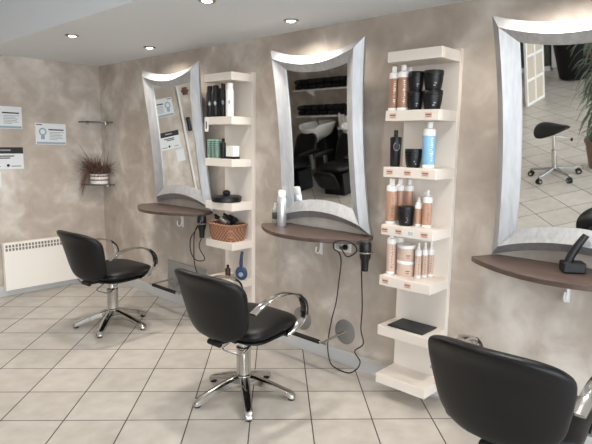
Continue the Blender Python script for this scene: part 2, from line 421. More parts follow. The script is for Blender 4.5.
def scroll(bm, x0, z0, s, y=0):
    pts = []
    for i in range(15):
        a = R_(-60 + i * 24); r = (.028 - .0012 * i) * s
        pts.append((x0 - .055 * s + r * math.cos(a), y, z0 - .075 * s + r * math.sin(a)))
    tube(bm, [(x0 - .10 * s, y, z0), (x0 - .03 * s, y, z0 - .02 * s), (x0 - .012, y, z0 - .07 * s)] + [(x0 - .02 * s, y, z0 - .11 * s), (x0 - .045 * s, y, z0 - .10 * s), (x0 - .04 * s, y, z0 - .075 * s)], .006, 6)
def vanity(yc, label, zt=0.935):
    t = thing('styling_shelf', label, 'shelf', (0, yc, zt), group='boat shaped styling shelves')
    out = [(-.001, .405), (-.16, .475)]
    for i in range(1, 20):
        s = i / 20; out.append((-.16 - .235 * math.sin(math.pi * s) ** .85, .475 - .95 * s))
    out += [(-.16, -.475), (-.001, -.405)]
    obj('shelf_board', prism(NB(), out, -.026, 0), WOOD, t, bevel=.003)
    bm = NB(); scroll(bm, -.001, -.026, 1.35, .03); box(bm, (-.006, .020, -.19), (-.001, .040, -.026)); obj('scroll_bracket', bm, WHITE, t, smooth=True)
    return t
vanity(4.02, 'brown wood styling shelf beneath the farthest mirror')
vanity(2.36, 'brown wood styling shelf beneath the middle mirror')
vanity(0.74, 'brown wood styling shelf beneath the nearest mirror at right', .94)

# ------------------------------------------------------------------ shelf towers
def tower(y0, y1, label):
    t = thing('display_shelving', label, 'shelving', (0, y0, 0))
    W = y1 - y0
    obj('back_panel', box(NB(), (-.038, 0, .03), (-.001, W, 2.045)), CREAM, t, bevel=.002)
    for z in (2.03, 1.71, 1.395, 1.06, .757, .45, .147):
        obj('shelf', box(NB(), (-.24, .003, z - .058), (-.037, W - .003, z)), CREAM, t, bevel=.002)
    return t
tower(1.402, 1.740, 'cream open shelf tower between the middle and nearest mirrors, holding bronze bottles')
tower(3.075, 3.405, 'cream open shelf tower left of the middle mirror, holding a wicker basket')

# ------------------------------------------------------------------ salon chairs
def star_base(parent, rot0):
    for k in range(5):
        a = rot0 + k * 72
        M = Matrix.Rotation(R_(a), 4, 'Z')
        prof = [(.02, .145, .10, .030), (.07, .135, .088, .029), (.14, .112, .072, .027), (.21, .085, .050, .025), (.26, .064, .030, .024), (.285, .054, .014, .026), (.305, .042, .012, .025), (.316, .026, .012, .016)]
        bm = NB(); rings = []
        for x, zt, zb, w_ in prof:
            rings.append([M @ Vector(p) for p in ((x, -w_, zb), (x, -w_, zt - .008), (x, -w_ * .6, zt), (x, w_ * .6, zt), (x, w_, zt - .008), (x, w_, zb))])
        ring_loft(bm, rings)
        lg = obj('base_leg', bm, CHROME, parent, smooth=True, angle=50)
        bm = NB(); c = M @ Vector((.292, 0, 0)); lathe(bm, [(.019, 0), (.021, .003), (.021, .012), (.017, .014)], c, 14); obj('rubber_foot', bm, RUBBER, lg, smooth=True)
def salon_chair(loc, yaw, base_rot, label):
    t = thing('salon_chair', label, 'salon chair', loc, (0, 0, R_(yaw)))
    star_base(t, base_rot - yaw)
    obj('hydraulic_column', lathe(NB(), [(.050, .075), (.050, .145), (.043, .15), (.043, .295), (.046, .30), (.046, .315), (.029, .32), (.029, .395)], n=24), CHROME, t, smooth=True)
    bm = NB(); tube(bm, [(-.04, .02, .385), (-.062, .055, .345), (-.088, .09, .304), (-.075, .03, .292), (-.052, -.04, .293), (-.005, -.062, .335), (.02, -.05, .385)], .006, 8)
    obj('pump_lever', bm, CHROME, t, smooth=True)
    bm = NB(); box(bm, (-.15, -.09, .395), (.13, .09, .412)); box(bm, (-.235, -.04, .393), (-.14, .04, .42)); cyl(bm, (-.225, -.05, .400), (-.225, .05, .400), .017, .017, 12)
    obj('seat_mechanism', bm, BLACK, t, bevel=.004)
    # seat: rounded cushion narrowing slightly to the front, with a lower shell
    def so(a): return superell(.237, .255, 4.6, a)
    def smap(a, b, n): return (a + .050, b * (1 - .10 * (a / .237)), (.470 + n - .018 * (a / .237) ** 2 * (1 if a > 0 else 0) + .006 * (a / .237)))
    obj('seat', cushion(NB(), so, smap, lambda a, b: .044, edge=7), VINYL, t, smooth=True, angle=80)
    def smap2(a, b, n): return (a * .97 + .050, b * .97 * (1 - .10 * (a / .237)), .426 + n)
    obj('seat_shell', cushion(NB(), so, smap2, lambda a, b: .016, edge=8), VINYL, t, smooth=True, angle=80)
    # backrest: wide rounded shield, narrower below, curved round the sitter
    def bo(a): return superell(.262, .215, 4.8, a)
    def bmap(a, b, n):
        v = (b + .215) / .43                       # 0 at the foot, 1 at the top
        u = a / .262
        ww = .86 + .30 * v - .07 * v * v
        y = a * ww
        x = -.225 - .105 * v + .85 * y * y - 1.0 * max(0, v - .78) ** 2
        z = .428 + .402 * v - .022 * abs(u) ** 3 * v + .03 * u * u * (1 - v)
        return (x + n * .97, y, z + n * .24)
    obj('backrest', cushion(NB(), bo, bmap, lambda a, b: .046, edge=6), VINYL, t, smooth=True, angle=80)
    for s in (1, -1):
        pts = [(-.19, s * .268, .618), (-.11, s * .274, .660), (-.01, s * .276, .682), (.09, s * .276, .680), (.175, s * .276, .645), (.225, s * .276, .580), (.215, s * .274, .505), (.165, s * .262, .455), (.10, s * .240, .418)]
        ar = obj('armrest', ribbon(NB(), pts, (0, 1, 0), .050, .013), CHROME, t, smooth=True, angle=60)
        pp = [(.168, s * .276, .653), (.212, s * .276, .614), (.2305, s * .276, .565), (.2255, s * .275, .525)]
        obj('arm_pad', ribbon(NB(), pp, (0, 1, 0), .053, .017, 4), BLACK, ar, smooth=True, angle=60)
    return t
salon_chair((-.73, 4.02, 0), 4, 5, 'black vinyl hydraulic salon chair standing in front of the radiator corner')
salon_chair((-.81, 2.30, 0), 2, 18, 'black vinyl hydraulic salon chair in the middle, facing the middle mirror')
salon_chair((-.74, .72, 0), 0, 30, 'black vinyl salon chair nearest the camera, cropped at the bottom right')

# ------------------------------------------------------------------ footrests
def footrest(yc, label, board=False):
    t = thing('footrest', label, 'footrest', (0, yc, .235), group='wall mounted footrests')
    x0 = -.001
    if board:
        obj('mounting_board', box(NB(), (-.015, -.29, -.13), (-.001, .29, .17)), PLATE, t, bevel=.002); x0 = -.015
    for s in (.2, -.2):
        M = Matrix.Translation((x0, s, 0)) @ Matrix.Rotation(R_(-90), 4, 'Y')
        d = obj('wall_disc', lathe(NB(), [(.086, 0), (.086, .004), (.080, .008), (.02, .010)], n=32, M=M), DGREY, t, smooth=True)
        obj('arm', cyl(NB(), (x0 - .008, s, 0), (-.245, s * 1.0, -.012), .009, .009, 10), CHROME, d, smooth=True)
    bm = NB(); cyl(bm, (-.25, -.235, -.012), (-.25, .235, -.012), .009, .009, 10); obj('foot_bar', bm, CHROME, t, smooth=True)
    bm = NB(); cyl(bm, (-.25, -.175, -.012), (-.25, .175, -.012), .015, .015, 14); obj('rubber_grip', bm, RUBBER, t, smooth=True)
    return t
footrest(2.36, 'chrome and black rubber wall footrest under the middle mirror, on two grey discs')
footrest(4.00, 'wall footrest on a grey board under the farthest mirror', True)
footrest(.76, 'wall footrest under the nearest mirror, hidden behind the nearest chair')

# ------------------------------------------------------------------ bottles, jars and tools on the towers
def strokes(parent, r, z0, z1, n, col, ang0, dz=.010, name='lettering'):
    """a column of small raised marks wrapped on a bottle (too small to read)"""
    bm = NB(); k = 0; z = z0
    rnd = random.Random(int(r * 1e5) + n)
    while z < z1:
        h = dz * rnd.uniform(.35, .6); wd = rnd.choice((.16, .22, .12))
        pts = []
        for a in (ang0 - wd, ang0, ang0 + wd):
            pts.append((math.cos(a), math.sin(a)))
        for (c, s), (c2, s2) in zip(pts, pts[1:]):
            if rnd.random() < .2: continue
            ring = []
            v = [bm.verts.new((rr * x_, rr * y_, zz)) for rr in (r + .0002, r + .0009) for (x_, y_) in ((c, s), (c2, s2)) for zz in (z, z + h)]
            for f in ((0, 1, 3, 2), (4, 6, 7, 5), (0, 4, 5, 1), (2, 3, 7, 6), (0, 2, 6, 4), (1, 5, 7, 3)): bm.faces.new([v[i] for i in f])
        z += dz
    return obj(name, bm, col, parent)
FACE = R_(222)      # the bottles' faces look out towards the room
def bottle(x, y, z, r, h, label, body=None, cap=None, neck=.16, group=None, sprayer=False, marks=None, collar=True):
    body = body or TAN; cap = cap or WHITE
    t = thing('bottle', label, 'bottle', (x, y, z), group=group)
    hb = h * (1 - neck)
    obj('body', lathe(NB(), [(r * .9, 0), (r, .006), (r, hb - .012), (r * .94, hb)] + [(r * .55, hb + .008)], n=22), body, t, smooth=True)
    if collar: obj('collar', lathe(NB(), [(r * 1.01, hb - .028), (r * 1.02, hb - .010), (r * .95, hb + .002), (r * .5, hb + .009)], n=22), cap, t, smooth=True)
    if collar: obj('base_band', lathe(NB(), [(r * .92, 0), (r * 1.02, .003), (r * 1.02, .014), (r * 1.0, .015)], n=22), cap, t, smooth=True)
    if sprayer:
        bm = NB(); lathe(bm, [(r * .5, hb + .005), (r * .5, hb + .018), (r * .33, hb + .02), (r * .33, h - .012), (r * .42, h - .010), (r * .36, h)], n=14)
        obj('spray_cap', bm, cap, t, smooth=True)
    else:
        obj('cap', lathe(NB(), [(r * .50, hb + .004), (r * .50, h - .003), (r * .45, h)], n=16), cap, t, smooth=True)
    if marks: strokes(t, r, hb * .18, hb * .80, 8, marks, FACE)
    return t
def jar(x, y, z, r, h, label, body=None, lid=None, group=None, taper=.8, lidh=.25):
    body = body or BLACK; lid = lid or BLACK
    t = thing('jar', label, 'jar', (x, y, z), group=group)
    hb = h * (1 - lidh)
    obj('body', lathe(NB(), [(r * taper * .95, 0), (r * taper, .004), (r * (taper + (1 - taper) * .7), hb * .6), (r * .98, hb)], n=26), body, t, smooth=True)
    obj('lid', lathe(NB(), [(r, hb + .001), (r * 1.01, hb + .004), (r * 1.01, h - .004), (r * .96, h)], n=26), lid, t, smooth=True)
    bm = NB()
    strokes(t, r * (taper + (1 - taper) * .62) + .001, hb * .25, hb * .55, 5, INK if body is BLACK else TAGI, FACE, .012, 'lettering')
    return t
Z = (2.03, 1.71, 1.395, 1.06, .757, .45, .147)
# near tower, second board
g = 'bronze bottles on the upper board'
bottle(-.205, 1.711, Z[1], .0265, .243, 'bronze bottle with white cap at the far left end of the upper bottle board', BRONZE, WHITE, group=g, marks=WHITE)
bottle(-.205, 1.650, Z[1], .0295, .246, 'bronze bottle with white cap standing against the stacked black jars', BRONZE, WHITE, group=g, marks=WHITE)
bottle(-.12, 1.664, Z[1], .0275, .243, 'bronze bottle mostly hidden behind two others on the upper board', BRONZE, WHITE, group=g, marks=WHITE)
g = 'stacked black jars'
for (x, y, rr, s) in ((-.190, 1.578, .043, 'left'), (-.18, 1.479, .053, 'right')):
    jar(x, y, Z[1], rr, .103, 'lower black jar of the %s stack on the upper board' % s, group=g)
    jar(x, y, Z[1] + .1035, rr, .103, 'topmost black jar of the %s stack on the upper board' % s, group=g)
# third board
t = thing('bottle', 'square shouldered black bottle at the left of the black jar', 'bottle', (-.17, 1.706, Z[2]))
obj('body', lathe(NB(), [(.026, 0), (.028, .004), (.033, .16), (.031, .168), (.013, .172)], n=24), BLACK, t, smooth=True)
obj('cap', lathe(NB(), [(.012, .170), (.012, .205), (.0105, .208)], n=14), BLACK, t, smooth=True)
bm = NB(); M = Matrix.Translation((0, 0, .115)) @ Matrix.Rotation(FACE, 4, 'Z')
for i in range(22):
    a = 2 * math.pi * i / 22; c, s = math.cos(a), math.sin(a)
    if 0.6 < a < 1.9: continue
    box(bm, (.0318, .017 * c - .0016, .022 * s - .0028), (.0335, .017 * c + .0016, .022 * s + .0028), M)
obj('emblem', bm, INK, t)
jar(-.18, 1.580, Z[2], .048, .104, 'single black jar between a black bottle and a blue bottle', taper=.78)
t = bottle(-.17, 1.492, Z[2], .0345, .25, 'sky blue bottle with white cap beside a black jar', WHITE, WHITE)
obj('blue_sleeve', lathe(NB(), [(.0346, .020), (.0352, .021), (.0352, .176), (.0346, .177)], n=24), BLUE, t, smooth=True)
strokes(t, .0353, .04, .165, 9, WHITE, R_(235), .012)
# fourth board
g = 'tan bottles on the middle board'
bottle(-.165, 1.722, Z[3], .031, .262, 'large tan bottle with white cap at the left end of the middle board', TAN, WHITE, group=g, marks=TAGI)
bottle(-.10, 1.707, Z[3], .025, .262, 'tan bottle second from the left on the middle board, partly hidden', TAN, WHITE, group=g)
bottle(-.075, 1.660, Z[3], .025, .262, 'tan bottle third from left behind the small black jar', TAN, WHITE, group=g)
jar(-.165, 1.622, Z[3], .047, .11, 'small black jar in front of the tan bottles', taper=.85, lidh=.2)
bottle(-.145, 1.553, Z[3], .020, .168, 'slim tan spray bottle beside the small black jar', TAN, WHITE, sprayer=True, neck=.22, group=g)
bottle(-.085, 1.548, Z[3], .020, .19, 'slim tan spray bottle hidden behind the taller spray bottle', TAN, WHITE, sprayer=True, neck=.22, group=g)
bottle(-.145, 1.498, Z[3], .026, .212, 'taller tan spray bottle at the right end of the middle board', TAN, WHITE, sprayer=True, neck=.2, group=g, marks=TAGI)
# fifth board
g = 'pale bottles on the lower board'
PALE = mat('pale_rose_bottle', srgb(212, 186, 170), .4, .0, var=.05, bscale=40)
bottle(-.155, 1.715, Z[4], .0275, .25, 'tall rose beige bottle at the left end beside two stacked tubs', PALE, WHITE, group=g, marks=TAGI)
bottle(-.085, 1.708, Z[4], .026, .248, 'tall rose beige bottle behind the two stacked tubs', PALE, WHITE, group=g)
jar(-.125, 1.630, Z[4], .054, .092, 'lower rose beige tub with white lid in a stack of two', PALE, WHITE, taper=.97, lidh=.22)
jar(-.125, 1.630, Z[4] + .0925, .054, .092, 'upper rose beige tub with white lid in a stack of two', PALE, WHITE, taper=.97, lidh=.22)
for x, y, lab in ((-.135, 1.545, 'left'), (-.092, 1.527, 'middle'), (-.05, 1.512, 'right')):
    bottle(x, y, Z[4], .0185, .205, 'slim rose beige spray bottle, %s of three on the lower board' % lab, PALE, WHITE, sprayer=True, neck=.22, group=g, marks=TAGI)
# sixth board
t = tag(obj('slate_mat', box(NB(), (-.215, 1.45, Z[5] + .0005), (-.045, 1.685, Z[5] + .009)), SLATE, bevel=.002), 'flat black rectangular mat lying on the low cream board', 'mat')
# price tags on the board edges
def price_tag(y, z, label, w_=.045, white=False):
    t = thing('price_tag', label, 'price tag', (-.2405, y, z), group='price tags on the board edges')
    obj('card', box(NB(), (-.0012, -w_ / 2, -.015), (0, w_ / 2, .015)), PAPER if white else TAGM, t)
    bm = NB()
    if white:
        for i, yy in enumerate((-.014, -.009, -.005, .002, .006, .011)): box(bm, (-.0020, yy - .001, -.010), (-.0012, yy + .001, .010))
    else:
        box(bm, (-.0020, -w_ * .40, -.002), (-.0012, w_ * .40, .006)); box(bm, (-.0020, -w_ * .32, -.010), (-.0012, w_ * .30, -.007))
    obj('print', bm, INK if white else TAGI, t)
pos = {1: (1.688, 1.465), 2: (1.694, 1.578, 1.468), 3: (1.712, 1.620, 1.455), 4: (1.695, 1.545)}
nm = {1: 'upper bottle board', 2: 'board of the blue bottle', 3: 'board of the tan bottles', 4: 'board of the stacked tubs'}
wh = {2: ('left', 'right'), 3: ('left', 'middle', 'right')}
for b, ys in pos.items():
    for s, y in zip(wh[len(ys)], ys):
        price_tag(y, Z[b] - .029, 'small pink price tag, %s on the edge of the %s' % (s, nm[b]))
price_tag(1.543, Z[3] - .031, 'white barcode tag among pink ones on the tan bottles board', .034, True)

# far tower
g = 'black cans on the far tower'
def can(x, y, z, r, h, label, body, cap, group=None, bands=None):
    t = thing('spray_can', label, 'spray can', (x, y, z), group=group)
    obj('body', lathe(NB(), [(r * .95, 0), (r, .004), (r, h * .78), (r * .8, h * .83)], n=20), body, t, smooth=True)
    obj('cap', lathe(NB(), [(r * .82, h * .80), (r * .84, h * .96), (r * .7, h)], n=18), cap, t, smooth=True)
    if bands:
        bm = NB(); M = Matrix.Rotation(FACE, 4, 'Z')
        for k in range(2): box(bm, (r - .002, -.010, h * (.40 + .04 * k)), (r + .0012, .010, h * (.42 + .04 * k)), M)
        box(bm, (r - .002, -.003, h * .36), (r + .0012, .003, h * .50), M)
        obj('print', bm, bands, t)
    return t
can(-.20, 3.380, Z[1], .030, .235, 'black spray can with pale cross print at the left end of the far tower', BLACK, BLACK, g, PAPER)
can(-.20, 3.312, Z[1], .031, .238, 'black spray can with pale cross print, second from left on the far tower', BLACK, BLACK, g, PAPER)
can(-.11, 3.35, Z[1], .030, .225, 'black spray can hidden behind two others on the far tower', BLACK, BLACK, g)
can(-.205, 3.216, Z[1], .019, .245, 'slim black spray can with pale blue print beside a white can', BLACK, BLACK, None, PBLUE)
can(-.20, 3.145, Z[1], .030, .245, 'white spray can with pale blue print on the far tower', WHITE, WHITE, None, PBLUE)
# hanging tag clip
t = thing('tag_holder', 'white hanging tag holder clipped to the left of the far tower', 'tag holder', (-.2405, 3.375, 1.655))
obj('plate', box(NB(), (-.003, -.022, -.055), (0, .022, .055)), WHITE, t, bevel=.001)
obj('print', box(NB(), (-.004, -.006, -.035), (-.003, .006, .02)), DINK, t)
# rollers: mint studded hair rollers standing on end
proto = None
for i, (x, y, r) in enumerate(((-.205, 3.385, .021), (-.205, 3.338, .021), (-.205, 3.291, .021), (-.150, 3.36, .021), (-.150, 3.31, .021))):
    lab = ('mint hair roller at the left end of its row', 'mint hair roller in the middle of the front row', 'mint hair roller next to the black tube', 'mint hair roller behind, at left', 'mint hair roller behind, at right')[i]
    if proto is None:
        proto = thing('hair_roller', lab, 'hair roller', (x, y, Z[2]), group='mint hair rollers')
        obj('tube', lathe(NB(), [(r * .6, 0), (r, .002), (r, .142), (r * .6, .145)], n=18), MINT, proto, smooth=True)
        bm = NB()
        for k in range(9):
            for q in range(8):
                a = 2 * math.pi * (q + .5 * (k % 2)) / 8; M = Matrix.Rotation(a, 4, 'Z')
                box(bm, (r - .001, -.0045, .008 + k * .0145), (r + .0022, .0045, .0165 + k * .0145), M)
        obj('bristles', bm, DINK, proto)
    else: dup(proto, (x, y, Z[2]), (0, 0, i * .3), lab)
t = thing('tube', 'black upright tube between mint rollers and a white box', 'tube', (-.20, 3.225, Z[2]))
obj('body', lathe(NB(), [(.019, 0), (.020, .003), (.020, .12), (.012, .124)], n=18), BLACK, t, smooth=True)
obj('cap', lathe(NB(), [(.0125, .122), (.0125, .15), (.010, .153)], n=14), BLACK, t, smooth=True)
t = thing('organizer_box', 'small white three pocket box on the far tower', 'box', (-.17, 3.15, Z[2]))
for k in (-1, 0, 1):
    obj('pocket', box(NB(), (-.03, k * .029 - .0135, .018), (.03, k * .029 + .0135, .098)), WHITE, t, bevel=.003)
obj('tray', box(NB(), (-.034, -.046, 0), (.034, .046, .018)), BLACK, t, bevel=.002)
# black disc
t = thing('lidded_dish', 'wide flat black round dish with knob on the far tower', 'dish', (-.158, 3.24, Z[3]))
obj('dish', lathe(NB(), [(.108, 0), (.116, .005), (.118, .030), (.116, .034)], n=40), BLACK, t, smooth=True)
obj('lid', lathe(NB(), [(.119, .0345), (.119, .041), (.104, .047), (.02, .052)], n=40), BLACK, t, smooth=True)
obj('knob', lathe(NB(), [(.018, .052), (.030, .062), (.031, .076), (.020, .088), (.002, .091)], n=20), BLACK, t, smooth=True)
# wicker basket and contents
t = thing('wicker_basket', 'brown wicker basket full of brushes on the far tower', 'basket', (-.148, 3.24, Z[4]))
bm = NB()
def rr_out(hx, hy, z, e=5, n=40): return [Vector((*superell(hx, hy, e, 2 * math.pi * i / n), z)) for i in range(n)]
ring_loft(bm, [rr_out(.086, .130, .0), rr_out(.102, .150, .125), rr_out(.094, .142, .125), rr_out(.080, .122, .012)])
obj('basket_body', bm, WICKER, t, smooth=True, angle=50)
bm = NB(); P = [Vector((*superell(.099, .147, 5, 2 * math.pi * i / 40), .128)) for i in range(41)]; tube(bm, P, .009, 8, 0); obj('rim', bm, WICKER, t, smooth=True)
def round_brush(loc, rot, label, body, g='brushes in the basket'):
    t = thing('round_brush', label, 'hair brush', loc, rot, g)
    obj('barrel', lathe(NB(), [(.012, .0), (.024, .003), (.026, .05), (.024, .095), (.010, .098)], n=18), body, t, smooth=True)
    obj('handle', lathe(NB(), [(.008, .096), (.012, .11), (.011, .16), (.013, .19), (.006, .197)], n=14), BLACK, t, smooth=True)
z = Z[4] + .128
round_brush((-.165, 3.18, z+.004), (R_(80), 0, R_(180)), 'black round brush lying at the left of the basket', BLACK)
round_brush((-.135, 3.16, z + .03), (R_(82), 0, R_(168)), 'black round brush lying across the basket middle', BLACK)
round_brush((-.205, 3.17, z + .012), (R_(76), 0, R_(172)), 'silver barrelled round brush at the front of the basket', STEEL)
round_brush((-.105, 3.145, z + .004), (R_(80), 0, R_(185)), 'silver barrelled round brush at the back of the basket', STEEL)
# navy paddle brush leaning on the low board, small brown bottle
t = thing('paddle_brush', 'navy blue paddle brush standing on its head on the low far board', 'hair brush', (-.13, 3.095, Z[5]), (R_(0), R_(6), R_(215)))
def po(a): return superell(.043, .05, 2.3, a)
obj('paddle', cushion(NB(), po, lambda a, b, n: (n, a * 1.12, .056 + b * 1.1), lambda a, b: .016, nr=6, na=28), NAVY, t, smooth=True, angle=80)
obj('handle', tube(NB(), [(0, 0, .10), (0, 0, .14), (0, .004, .19), (0, .012, .235)], lambda s: .015 - .006 * abs(s - .35) * 1.2, 10), NAVY, t, smooth=True)
obj('cushion_pad', lathe(NB(), [(.018, 0), (.018, .004), (.006, .006)], n=20, M=Matrix.Translation((.0155, 0, .052)) @ Matrix.Rotation(R_(90), 4, 'Y')), PBLUE, t, smooth=True)
t = bottle(-.16, 3.225, Z[5], .022, .105, 'small dark brown bottle beside the navy brush', mat('dark_brown_glass', srgb(66, 44, 36), .25), BLACK, neck=.3, collar=False)

# items on the styling shelves
t = can(-.145, 2.645, .935, .033, .255, 'tall silver spray can on the middle styling shelf', mat('bright_silver_can', srgb(205, 206, 208), .3, .6), WHITE)
t = thing('small_bottle', 'small clear greenish bottle left of the silver can', 'bottle', (-.07, 2.785, .935))
obj('body', lathe(NB(), [(.020, 0), (.023, .005), (.023, .10), (.010, .112)], n=18), CLEARB, t, smooth=True)
obj('cap', lathe(NB(), [(.012, .110), (.012, .145), (.009, .148)], n=14), WHITE, t, smooth=True)
obj('label_band', lathe(NB(), [(.0232, .03), (.0238, .031), (.0238, .08), (.0232, .081)], n=18), DARKW, t, smooth=True)
t = thing('hair_clipper_stand', 'black hair clipper tilted in its charging block on the right shelf', 'hair clipper', (-.155, .72, .94), (0, 0, R_(30)))
obj('charging_block', box(NB(), (-.04, -.050, 0), (.04, .050, .052)), BLACK, t, bevel=.008)
def clipper_body():
    bm = NB(); rings = []
    for s, wx, wy in ((0, .018, .016), (.05, .016, .017), (.10, .015, .016), (.15, .013, .015), (.172, .011, .014)):
        c = Vector((0, .022 - .25 * s - .9 * s * s, .045 + s * .78))
        rings.append([c + Vector((wx * math.cos(2 * math.pi * i / 14), wy * math.sin(2 * math.pi * i / 14), wy * .5 * math.sin(2 * math.pi * i / 14))) for i in range(14)])
    return ring_loft(bm, rings)
obj('clipper_body', clipper_body(), BLACK, t, smooth=True, angle=50)
obj('power_cord', tube(NB(), [(.05, -.03, .02), (.10, -.06, .004), (.14, -.14, .005), (.08, -.22, .004)], .0035, 6), BLACK, t, smooth=True)

# ------------------------------------------------------------------ hair dryers, cords, socket
def dryer(loc, label, cord, arm=.14):
    t = thing('hair_dryer', label, 'hair dryer', loc)
    M = Matrix.Rotation(R_(0), 4, 'Y')
    obj('barrel', lathe(NB(), [(.020, -.135), (.022, -.10), (.024, -.075), (.033, -.05), (.037, 0), (.036, .03), (.028, .045)], n=22), BLACK, t, smooth=True)
    obj('handle', tube(NB(), [(.015, .014, .0), (.05, .047, -.015), (.072, .068, -.05)], .014, 10), BLACK, t, smooth=True)
    bm = NB(); P = [Vector((.044 * math.cos(2 * math.pi * i / 24), .044 * math.sin(2 * math.pi * i / 24), -.02)) for i in range(25)]
    tube(bm, P, .004, 6, 0); tube(bm, [(.042, .012, -.02), (.055, .05, -.012), (.06, .10, .002), (.065, arm, .004)], .004, 6)
    h = thing('dryer_holder', label.replace('black hair dryer hanging', 'metal ring holding the dryer').replace(' nozzle down', ''), 'holder', loc)
    obj('ring', bm, STEEL, h, smooth=True)
    obj('cord', tube(NB(), cord, .0042, 6, 5), BLACK, t, smooth=True)
    return t
L0 = Vector((-.25, 1.837, .90))
def rel(L, pts): return [Vector(p) - L for p in pts]
dryer(L0, 'black hair dryer hanging nozzle down at the right end of the middle shelf', rel(L0, [
    (-.178, 1.905, .85), (-.165, 1.925, .80), (-.10, 1.97, .74), (-.06, 1.99, .60), (-.055, 1.985, .45), (-.055, 1.99, .31), (-.065, 1.96, .22), (-.075, 2.02, .155), (-.08, 1.97, .10),
    (-.10, 1.98, .05), (-.11, 2.04, .007), (-.11, 2.14, .007), (-.06, 2.24, .010), (-.035, 2.285, .12), (-.03, 2.26, .30), (-.06, 2.20, .45), (-.15, 2.11, .63), (-.30, 1.98, .80),
    (-.40, 1.918, .885), (-.405, 1.955, .905), (-.41, 1.945, .948), (-.41, 1.87, .965), (-.41, 1.80, .950), (-.40, 1.795, .91), (-.40, 1.86, .872), (-.30, 1.99, .90), (-.13, 2.12, .84), (-.05, 2.165, .832)]))
bm = NB(); box(bm, (-.012, 2.125, .795), (-.001, 2.265, .868))
t = tag(obj('power_socket', bm, WHITE, bevel=.004), 'white double wall socket under the middle styling shelf', 'socket')
for y in (2.165, 2.228):
    M = Matrix.Translation((-.012, y, .832)) @ Matrix.Rotation(R_(-90), 4, 'Y')
    obj('socket_well', lathe(NB(), [(.024, 0), (.024, .002), (.018, .0025)], n=20, M=M), SKIRT, t, smooth=True)
t = tag(obj('power_plug', lathe(NB(), [(.018, .003), (.018, .02), (.012, .034), (.006, .042)], n=16, M=Matrix.Translation((-.012, 2.165, .832)) @ Matrix.Rotation(R_(-90), 4, 'Y')), BLACK, smooth=True), 'black power plug in the double socket under the middle shelf', 'plug')
L1 = Vector((-.275, 3.405, .90))
dryer(L1, 'black hair dryer hanging at the right end of the farthest shelf', rel(L1, [
    (-.203, 3.473, .85), (-.215, 3.49, .75), (-.27, 3.45, .68), (-.33, 3.30, .615), (-.36, 3.37, .600), (-.36, 3.44, .66), (-.36, 3.44, .76), (-.36, 3.37, .84), (-.32, 3.36, .90), (-.26, 3.42, .905), (-.22, 3.52, .86), (-.20, 3.60, .78), (-.20, 3.617, .665), (-.19, 3.62, .49), (-.12, 3.63, .34), (-.03, 3.64, .25)]), .26)
# ------------------------------------------------------------------ back wall: radiator, certificates, corner shelves
t = thing('radiator', 'cream white flat electric radiator low on the back wall', 'radiator', (-.72, RY1, .065))
obj('body', box(NB(), (-.35, -.078, 0), (.40, -.012, .47)), RADI, t, bevel=.008)
bm = NB()
for k in range(24):
    for r_ in range(2):
        x = -.335 + k * .0305
        box(bm, (x, -.0795, .388 + r_ * .034), (x + .019, -.0775, .388 + r_ * .034 + .026))
obj('grille_slots', bm, SLOT, t)
obj('power_cable', tube(NB(), [(.36, -.05, .0), (.40, -.05, -.05), (.50, -.04, -.055), (.60, -.02, .03)], .004, 6), BLACK, t, smooth=True)
bm = NB(); box(bm, (-.25, -.012, .1), (-.21, -.0005, .4)); box(bm, (.25, -.012, .1), (.29, -.0005, .4)); obj('wall_bracket', bm, STEEL, t)

